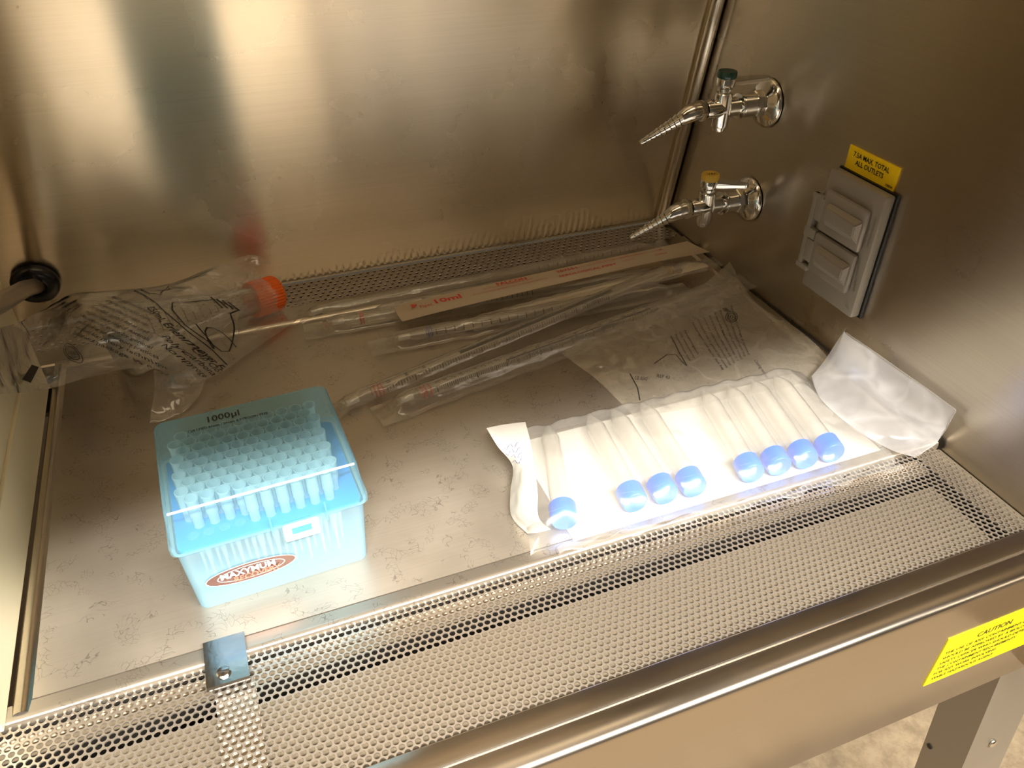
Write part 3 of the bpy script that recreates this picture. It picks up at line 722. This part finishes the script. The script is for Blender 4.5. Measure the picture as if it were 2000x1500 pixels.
# ------------------------------------------------------------------ wrapped pipettes
def wrapped(label, a, b, z0, z1, r, marks, wrap, paper=None, tipfrac=.82):
    """pipette from pixel a (mouth end) to b (tip); marks: list of (kind, pixel x from, pixel x to ...) along it"""
    A, Bp = at(*a, z0), at(*b, z1); L = (Bp - A).length; d = (Bp - A).normalized()
    t = thing('wrapped_pipette', label, 'pipette', (A.x, A.y, 0), group='wrapped pipettes at the rear of the tray')
    def s_of(px):                                    # distance along the pipette at image column px
        lo, hi = -.4, 1.2
        for _ in range(30):
            m = (lo + hi) / 2; P = A + d * L * m; c = CR.transposed() @ (P - CAM); x = 1000 + F_PX * c.x / -c.z
            if x < px: lo = m
            else: hi = m
        return lo * L
    side = d.cross(Vector((0, 0, 1))).normalized(); up = side.cross(d).normalized()     # side points to the viewer's side
    ax_ = Matrix((( side.x, up.x, d.x, A.x), (side.y, up.y, d.y, A.y), (side.z, up.z, d.z, A.z), (0, 0, 0, 1)))
    bm = bmesh.new()
    lathe(bm, [(r * .62, 0), (r * .62, .016), (r * .70, .019), (r, .023), (r, L * tipfrac), (r * .35, L * tipfrac + .02), (r * .25, L)], ax_, 18, cap=False)
    tb_ = obj('pipette_body', bm, M_tube, t, smooth=45)
    bm = bmesh.new(); lathe(bm, [(r * .5, .004), (r * .5, .016)], ax_, 12); obj('cotton_plug', bm, M_cotton, t, smooth=45)
    def arc(bm, s, a0, a1, wd, rr, n=6):
        prev = None
        for k in range(n + 1):
            th = R(a0 + (a1 - a0) * k / n); v = (side * math.cos(th) + up * math.sin(th)) * rr
            cur = (bm.verts.new(A + d * (s - wd / 2) + v), bm.verts.new(A + d * (s + wd / 2) + v))
            if prev: bm.faces.new((prev[0], prev[1], cur[1], cur[0]))
            prev = cur
    rr = r + .0002
    for mk in marks:
        if mk[0] == 'bands':
            bm = bmesh.new()
            for px in mk[2]: arc(bm, s_of(px), -60, 240, .0013, rr, 16)
            obj('colour_band', bm, mk[1], t)
        elif mk[0] == 'ticks':
            bm = bmesh.new(); s0, s1 = s_of(mk[1]), s_of(mk[2]); st_ = mk[3]; k = 0; s = s0
            while s < s1:
                big = k % mk[4] == 0; arc(bm, s, 14 - (18 if big else 0), 46 if not mk[5] else 52, .0006 if not big else .0009, rr, 5); s += st_; k += 1
            g = obj('graduations', bm, M_ink, t); g['kind'] = 'stuff'
        elif mk[0] == 'nums':
            bm = bmesh.new(); s0, s1 = s_of(mk[1]), s_of(mk[2]); n = len(mk[3])
            for k, tx in enumerate(mk[3]):
                s = s0 + (s1 - s0) * k / max(1, n - 1)
                tt, xa, xb = text_bm(tx, .02); hgt = .0060
                mp_ = {}
                for v in tt.verts:                    # letters wrap round the tube, reading across it
                    th = R(68) + (v.co.x - xa) * hgt * .9 / r; off = -v.co.y * hgt
                    mp_[v] = bm.verts.new(A + d * (s + off) + (side * math.cos(th) + up * math.sin(th)) * rr)
                for f_ in tt.faces: bm.faces.new([mp_[v] for v in f_.verts])
                tt.free()
            obj('numerals', bm, M_ink, t)
        elif mk[0] == 'stripe':
            bm = bmesh.new(); s0, s1 = s_of(mk[1]), s_of(mk[2]); prev = None
            for k in range(5):
                th = R(mk[3] + mk[4] * k / 4); v = (side * math.cos(th) + up * math.sin(th)) * (rr + .0001)
                cur = (bm.verts.new(A + d * s0 + v), bm.verts.new(A + d * s1 + v))
                if prev: bm.faces.new((prev[0], prev[1], cur[1], cur[0]))
                prev = cur
            obj('stripe', bm, M_ink, t)
    # wrapper: upper film over the pipette, hems crimped flat on both sides
    e0, e1, w0, w1 = wrap
    bm = bmesh.new(); nu, nv = 70, 14; rows = []
    s0, s1 = -e0, L + e1
    for i in range(nu + 1):
        s = s0 + (s1 - s0) * i / nu; row = []
        inside = min(1, max(0, (s + .006) / .012)) * min(1, max(0, (L - s) / .03)); k_end = inside
        for j in range(nv + 1):
            q = -1 + 2 * j / nv; off = q * (w1 if q > 0 else w0)
            base = A + d * s; h = max(0, 1 - (off / (r * 2.0)) ** 2)
            nz_ = 0
            z = base.z - r + .0006 + (2 * r) * (h ** .6) * k_end
            nz = noise.noise(Vector((s * 45, off * 70, a[0]))) * .0022 + (.0005 * math.sin(off * 3000) if abs(q) > .7 else 0)
            nz = abs(nz) if abs(off) < r * 1.1 and k_end > .5 else nz
            p = base + side * off; row.append(bm.verts.new((p.x, p.y, max(.0006, z + nz))))
        rows.append(row)
    for i in range(nu):
        for j in range(nv): bm.faces.new((rows[i][j], rows[i + 1][j], rows[i + 1][j + 1], rows[i][j + 1]))
    obj('wrapper', bm, M_strip, t, smooth=80)
    if paper:
        bm = bmesh.new(); pa, pb = s_of(paper[0]), s_of(paper[1])
        P = [A + d * pa - side * paper[2] , A + d * pa + side * paper[3], A + d * pb + side * paper[3], A + d * pb - side * paper[2]]
        zz = [max(.0006, p.z + paper[4]) for p in P]
        lo = [bm.verts.new((p.x, p.y, z)) for p, z in zip(P, zz)]; hi = [bm.verts.new((p.x, p.y, z + .0003)) for p, z in zip(P, zz)]
        bm.faces.new(lo[::-1]); bm.faces.new(hi)
        for i in range(4): bm.faces.new((lo[i], lo[(i + 1) % 4], hi[(i + 1) % 4], hi[i]))
        bmesh.ops.recalc_face_normals(bm, faces=bm.faces)
        obj('paper_backing', bm, M_paper, t)
    return t, A, d, L
DN = ['.9', '.8', '.7', '.6', '.5', '.4', '.3', '.2', '.1']
wrapped('clear wrapped pipette with black scale numbers, lowest and nearest of the bundle', (775, 785), (1440, 545), .009, .0135, .0062,
        [('bands', M_rink, (822, 829, 838)), ('ticks', 850, 985, .0021, 10, False), ('ticks', 985, 1278, .0016, 8, True), ('nums', 858, 975, DN),
         ('nums', 1000, 1262, ['1', '1', '2', '2', '3', '4', '5', '6', '7', '8', '9', '10']), ('stripe', 985, 1265, 52, 12)], (.022, .016, .012, .019))
wrapped('clear wrapped pipette with long black stripe, second from the front of the bundle', (668, 792), (1340, 515), .008, .017, .0062,
        [('bands', M_rink, (730, 737, 744)), ('ticks', 752, 1190, .0030, 5, False), ('stripe', 897, 1192, 62, 34), ('nums', 762, 830, ['10', 'ml', 'in'])], (.008, .010, .014, .010))
wrapped('wrapped pipette with dark blue bands, its clear mouth end pointing left', (770, 662), (1330, 556), .0085, .010, .0058,
        [('bands', M_bink, (835, 842)), ('ticks', 850, 1100, .0098, 1, True)], (.026, .010, .012, .016))
wrapped('clear wrapped pipette reaching furthest left, end beside the flask bag', (642, 631), (1310, 528), .008, .011, .0058,
        [('bands', M_rink, (704, 709)), ('ticks', 815, 1040, .0058, 1, False)], (.026, .010, .012, .016), tipfrac=.85)
wrapped('paper backed wrapped pipette lying just under the red printed sleeve', (735, 609), (1290, 500), .0085, .012, .0058,
        [('ticks', 778, 885, .0026, 3, False), ('nums', 790, 870, ['9', '8', '7'])], (.030, .012, .012, .018), paper=(681, 1290, .008, .012, -.0063))
wrapped('pale paper backed pipette with yellow band lying under the crossing pipettes', (925, 628), (1385, 508), .0070, .0200, .0045,
        [('bands', M_ycap, (1300, 1303, 1306, 1309, 1312))], (.004, .014, .010, .012), paper=(905, 1378, .010, .007, -.0038))
wrapped('clear wrapped pipette lying rearmost against the raised tray rim', (600, 612), (1290, 474), .0065, .0065, .0050,
        [('ticks', 1050, 1250, .006, 2, False)], (.010, .012, .010, .010))

# the red printed paper sleeve on top -------------------------------
sl = thing('pipette_sleeve', 'long pale paper pipette sleeve printed 10ml in red, uppermost of the bundle', 'sleeve', (*at(785, 605, 0).xy, .01), group='wrapped pipettes at the rear of the tray')
bm = bmesh.new()
patch(bm, G([[(770, 599, .0200), (870, 574, .0215), (1010, 543, .0220), (1150, 512, .0215), (1260, 489, .0200), (1342, 471, .0180)],
             [(776, 614, .0215), (870, 590, .0235), (1010, 560, .0240), (1150, 527, .0235), (1270, 500, .0215), (1365, 482, .0185)],
             [(786, 628, .0195), (872, 606, .0212), (1010, 573, .0215), (1150, 541, .0205), (1280, 512, .0190), (1386, 492, .0170)]]), 60, 8, .0006, 25, 2)
slb = bvh_of(bm); bmesh.ops.solidify(bm, geom=bm.faces[:], thickness=.0003)
ps = obj('paper', bm, M_paper, sl, smooth=60)
def ln(bm, s, a, b, z, h, **k):
    A, Bq = at(*a, z), at(*b, z); d = Bq - A; d.z = 0
    add_text(bm, s, A, d, Vector((-d.y, d.x, 0)), h, d.length, drape=k.get('bvh', slb), bold=k.get('bold', 0.), lift=k.get('lift', .0005))
bm = bmesh.new()
ln(bm, '10ml', (852, 594), (903, 582), .022, .0125, bold=.03)
ln(bm, 'Pipet', (822, 602), (846, 597), .022, .008)
ln(bm, 'FALCON', (972, 559), (1030, 546), .022, .0088, bold=.03)
ln(bm, 'Sterile individually wrapped plastic pipet', (945, 567), (1040, 546), .022, .0028)
ln(bm, 'Do not use if the package is open or damaged before use', (925, 578), (1070, 545), .022, .0028)
ln(bm, '357551', (1088, 534), (1128, 525), .022, .0068, bold=.02)
ln(bm, 'SEROLOGICAL PIPET', (1093, 543), (1205, 517), .022, .0052, bold=.02)
ln(bm, 'For laboratory use', (1160, 514), (1200, 506), .022, .003)
ln(bm, 'Non-pyrogenic cotton plugged 10ml in 1/10', (1210, 505), (1262, 493), .021, .003)
ln(bm, 'Lot 10ml sterile', (1216, 512), (1240, 507), .021, .0030)
ln(bm, 'STERILE', (1280, 500), (1303, 495), .0205, .0042)
ln(bm, 'R', (1290, 490), (1297, 488), .0205, .006)
drape_line(bm, [at(1090, 532, .022), at(1290, 488, .021)], .0005, slb)
q = [at(802, 598, .022), at(815, 598, .022), at(806, 606, .022)]
mm = [bm.verts.new(p + Vector((0, 0, .0022))) for p in q]; bm.faces.new(mm)
obj('red_print', bm, M_rink, ps)

# ------------------------------------------------------------------ flask in its bag
CB = at(228, 668, .040); CC = at(497, 585, .022); dd = (CC - CB).normalized(); FL = (CC - CB).length
fk = thing('erlenmeyer_flask', 'clear flask with bright orange screw cap lying on its side in a bag', 'flask', (CB.x, CB.y, 0))
ax_ = axis(CB, dd)
bm = bmesh.new(); lathe(bm, [(.002, .002), (.030, 0), (.0355, .002), (.0375, .006), (.0365, .012), (.0185, FL * .70), (.0150, FL * .78), (.0145, FL)], ax_, 40, cap=False)
flb = bvh_of(bm); obj('flask_body', bm, M_flask, fk, smooth=45)
bm = bmesh.new()
pr = [(.0182, FL - .004), (.0188, FL - .002), (.0188, FL + .024), (.0178, FL + .027)]
seg = 72; rings = []
for r_, h in pr:
    rings.append([bm.verts.new(ax_ @ Vector(((r_ + (.0006 if k % 2 else -.0002)) * math.cos(2 * math.pi * k / seg), (r_ + (.0006 if k % 2 else -.0002)) * math.sin(2 * math.pi * k / seg), h))) for k in range(seg)])
for a, b in zip(rings, rings[1:]):
    for k in range(seg): bm.faces.new((a[k], a[(k + 1) % seg], b[(k + 1) % seg], b[k]))
bm.faces.new(rings[0][::-1]); bm.faces.new(rings[-1])
obj('screw_cap', bm, M_orange, fk)
bm = bmesh.new(); sd = dd.cross(Vector((0, 0, 1))).normalized(); upv = sd.cross(dd)
for k in range(9):
    s = .022 + k * .009; rad = .0370 - (s - .012) * (.018 / (FL * .70 - .012)); n_ = 6 if k % 2 else 10; prev = None
    for i in range(n_ + 1):
        th = R(25 + i * 3.2); v = (sd * math.cos(th) + upv * math.sin(th)) * (rad + .0003)
        cur = (bm.verts.new(CB + dd * s + v), bm.verts.new(CB + dd * (s + .0008) + v))
        if prev: bm.faces.new((prev[0], prev[1], cur[1], cur[0]))
        prev = cur
obj('graduations', bm, M_ink, fk)
fb = thing('flask_bag', 'crumpled clear printed plastic bag around the orange-capped flask at left', 'bag', (*at(300, 670, 0).xy, 0))
bm = bmesh.new()
patch(bm, G([[X_(-60, 655, -0.7265), X_(10, 640, -0.7245), X_(75, 612, -0.718), (140, 576, .066), (205, 570, .072), (330, 556, .066), (420, 520, .062), (490, 499, .060), (528, 512, .055)],
             [X_(-60, 680, -0.7265), X_(10, 662, -0.7245), X_(75, 640, -0.718), (140, 610, .082), (205, 605, .086), (330, 590, .078), (420, 560, .060), (490, 535, .048), (545, 548, .038)],
             [X_(-60, 705, -0.7265), X_(10, 695, -0.7245), X_(75, 680, -0.718), (140, 660, .080), (205, 655, .086), (330, 640, .072), (420, 612, .054), (500, 585, .042), (575, 570, .030)],
             [X_(-60, 740, -0.7265), X_(10, 735, -0.7245), X_(70, 725, -0.718), (140, 710, .062), (205, 700, .064), (330, 690, .054), (420, 668, .030), (510, 622, .018), (602, 585, .010)],
             [X_(-60, 768, -0.7265), X_(10, 770, -0.7245), X_(62, 766, -0.718), (112, 756, .040), (210, 728, .040), (300, 722, .034), (400, 742, .010), (505, 678, .004), (625, 592, .002)]]), 130, 70, .0045, 22, 4, pin=.3, floor=.0008)
patch(bm, G([[(300, 724, .034), (330, 730, .030), (365, 738, .022), (402, 742, .010)],
             [(302, 765, .020), (328, 762, .018), (365, 758, .012), (398, 752, .006)],
             [(296, 800, .010), (325, 795, .008), (352, 790, .006), (390, 772, .003)],
             [(292, 828, .004), (318, 822, .003), (345, 812, .002), (372, 795, .002)]]), 30, 30, .002, 30, 5, pin=.3, floor=.0008)
for f_ in [f_ for f_ in bm.faces if (f_.calc_center_median() - CB).dot(dd) > FL + .008 and ((f_.calc_center_median() - CB) - dd * (f_.calc_center_median() - CB).dot(dd)).length < .034 and f_.calc_center_median().z > .017]: bm.faces.remove(f_)
fbb = bvh_of(bm); fbag = obj('film', bm, M_clear, fb, smooth=80)
bm = bmesh.new()
K = dict(bvh=fbb, lift=.0012)
for k, s in enumerate(('Intended for use by general laboratories', 'and the user of this product should', 'comply with local laboratory safety rules', 'or hazardous, if product must be used', 'with hazardous or biological materials', 'Recommended for use by general', 'personnel trained with laboratory practices', 'and good laboratory technique', 'Sterile until package is opened')):
    ln(bm, s, (150 + 9 * (8 - k), 655 - 9 * (8 - k)), (262 + 5 * (8 - k) , 706 - 11 * (8 - k)), .078, .0052, **K)
ln(bm, '250mL Erlenmeyer Flask', (315, 618), (388, 706), .062, .0080, bold=.015, **K)
ln(bm, 'Cap Closed', (355, 672), (382, 712), .058, .0068, **K)
ln(bm, 'Polycarbonate', (334, 668), (372, 716), .056, .0072, **K)
ln(bm, 'Nonpyrogenic', (328, 682), (360, 724), .054, .0068, **K)
z = .066
arc_pts = [(275, 575), (300, 588), (325, 605), (350, 630), (375, 660), (388, 680), (396, 695)]
drape_line(bm, [at(*p, z) for p in arc_pts], .0009, fbb, .0012)
fl2 = [(353, 602), (413, 580), (447, 590), (432, 598), (410, 640), (400, 655), (388, 658), (362, 635), (352, 615)]
drape_line(bm, [at(*p, z) for p in fl2], .0009, fbb, .0012, closed=True)
drape_line(bm, [at(353 + 14 + 18 * math.cos(t * .5) * .5 + 8 * t * .4, 628 + 22 * math.sin(t * .5) + 2 * t, z) for t in range(13)], .0007, fbb, .0012)
for k in range(4): drape_line(bm, [at(412 + k * 9, 580 - k * 1 + k * 2.5, z - .004), at(428 + k * 8, 596 - k * 1, z - .004)], .0012, fbb, .0012)
drape_line(bm, [at(287, 573, z), at(310, 585, z), at(328, 586, z), at(334, 572, z), at(338, 564, z)], .0009, fbb, .0012)
for rr_ in (17, 12): drape_line(bm, [at(137 + rr_ * math.cos(t * .4), 688 + rr_ * .85 * math.sin(t * .4), .074) for t in range(17)], .0006, fbb, .0012)
ln(bm, 'STERILE', (127, 690), (148, 692), .074, .005, **K)
obj('black_print', bm, M_ink, fbag)
bm = bmesh.new(); q = [atx(62, 712, -.7165), atx(76, 717, -.7145), atx(60, 748, -.7150), atx(43, 741, -.7165)]
patch(bm, [[q[0], q[1]], [q[3], q[2]]], 6, 8); obj('registration_mark', bm, M_ink, fbag)

# ------------------------------------------------------------------ flat clear bag at right rear
cb = thing('clear_bag', 'flat clear printed plastic bag lying between the pipettes and the milky bag', 'bag', (*at(1380, 700, 0).xy, 0))
bm = bmesh.new()
patch(bm, G([[(1085, 682, .004), (1170, 655, .018), (1270, 612, .022), (1360, 566, .024), (1425, 512, .020)],
             [(1120, 708, .010), (1230, 690, .018), (1320, 645, .019), (1400, 600, .020), (1474, 590, .016)],
             [(1165, 742, .006), (1260, 715, .014), (1365, 690, .013), (1470, 650, .011), (1560, 645, .006)],
             [(1210, 786, .002), (1300, 762, .010), (1410, 738, .010), (1520, 718, .008), (1622, 702, .003)],
             [(1240, 815, .001), (1330, 800, .003), (1440, 775, .003), (1540, 755, .003), (1640, 730, .003)]]), 100, 60, .0022, 20, 6, pin=.3, floor=.0008)
cbb = bvh_of(bm); cbag = obj('film', bm, M_clear, cb, smooth=80)
bm = bmesh.new(); K = dict(bvh=cbb, lift=.0008)
for k, s in enumerate(('Nonpyrogenic and sterile flask bag', 'Intended for use by general laboratories', 'and the user of this product should comply', 'with local laboratory safety rules and must', 'be used with hazardous materials in a', 'Recommended for use by general trained', 'personnel with laboratory practices only', 'Sterile until package is opened')):
    o0 = k * 11.5
    ln(bm, s, (1345 + o0 * .94, 635 - o0 * .42), (1412 + o0 * .62, 722 - o0 * .38), .013, .0036, **K)
for k, s in enumerate(('Polycarbonate flask', 'Cap vented sterile', 'Nonpyrogenic', )):
    ln(bm, s, (1312 + k * 9, 658 - k * 4), (1345 + k * 8, 706 - k * 6), .012, .0034, **K)
ln(bm, 'Catalog number', (1470, 705), (1500, 738), .010, .005, **K)
ln(bm, 'CE 0543', (1238, 742), (1262, 745), .010, .008, **K); ln(bm, 'REF 43', (1280, 738), (1305, 742), .010, .007, **K)
drape_line(bm, [at(1305, 661, .012), at(1340, 715, .012)], .0009, cbb, .0008)
drape_line(bm, [at(1275, 712, .012), at(1300, 695, .012), at(1318, 695, .012), at(1338, 715, .012)], .0008, cbb, .0008)
drape_line(bm, [at(1230, 730, .012), at(1246, 756, .012), at(1252, 780, .010)], .0010, cbb, .0008)
for rr_ in (12, 8, 3): drape_line(bm, [at(1426 + rr_ * math.cos(t * .4), 621 + rr_ * .8 * math.sin(t * .4), .014) for t in range(17)], .0008, cbb, .0008)
q = [at(1410, 603, .016), at(1420, 604, .016), at(1428, 610, .016), at(1414, 610, .016)]; bm.faces.new([bm.verts.new(p + Vector((0, 0, .001))) for p in q])
obj('black_print', bm, M_ink, cbag)

for o in list(bpy.data.objects):
    if o.type == 'MESH' and not o.data.uv_layers and any(m and 'steel' in m.name for m in o.data.materials):
        uvmap(o, (1, 0, 0), (0, 1, .3))
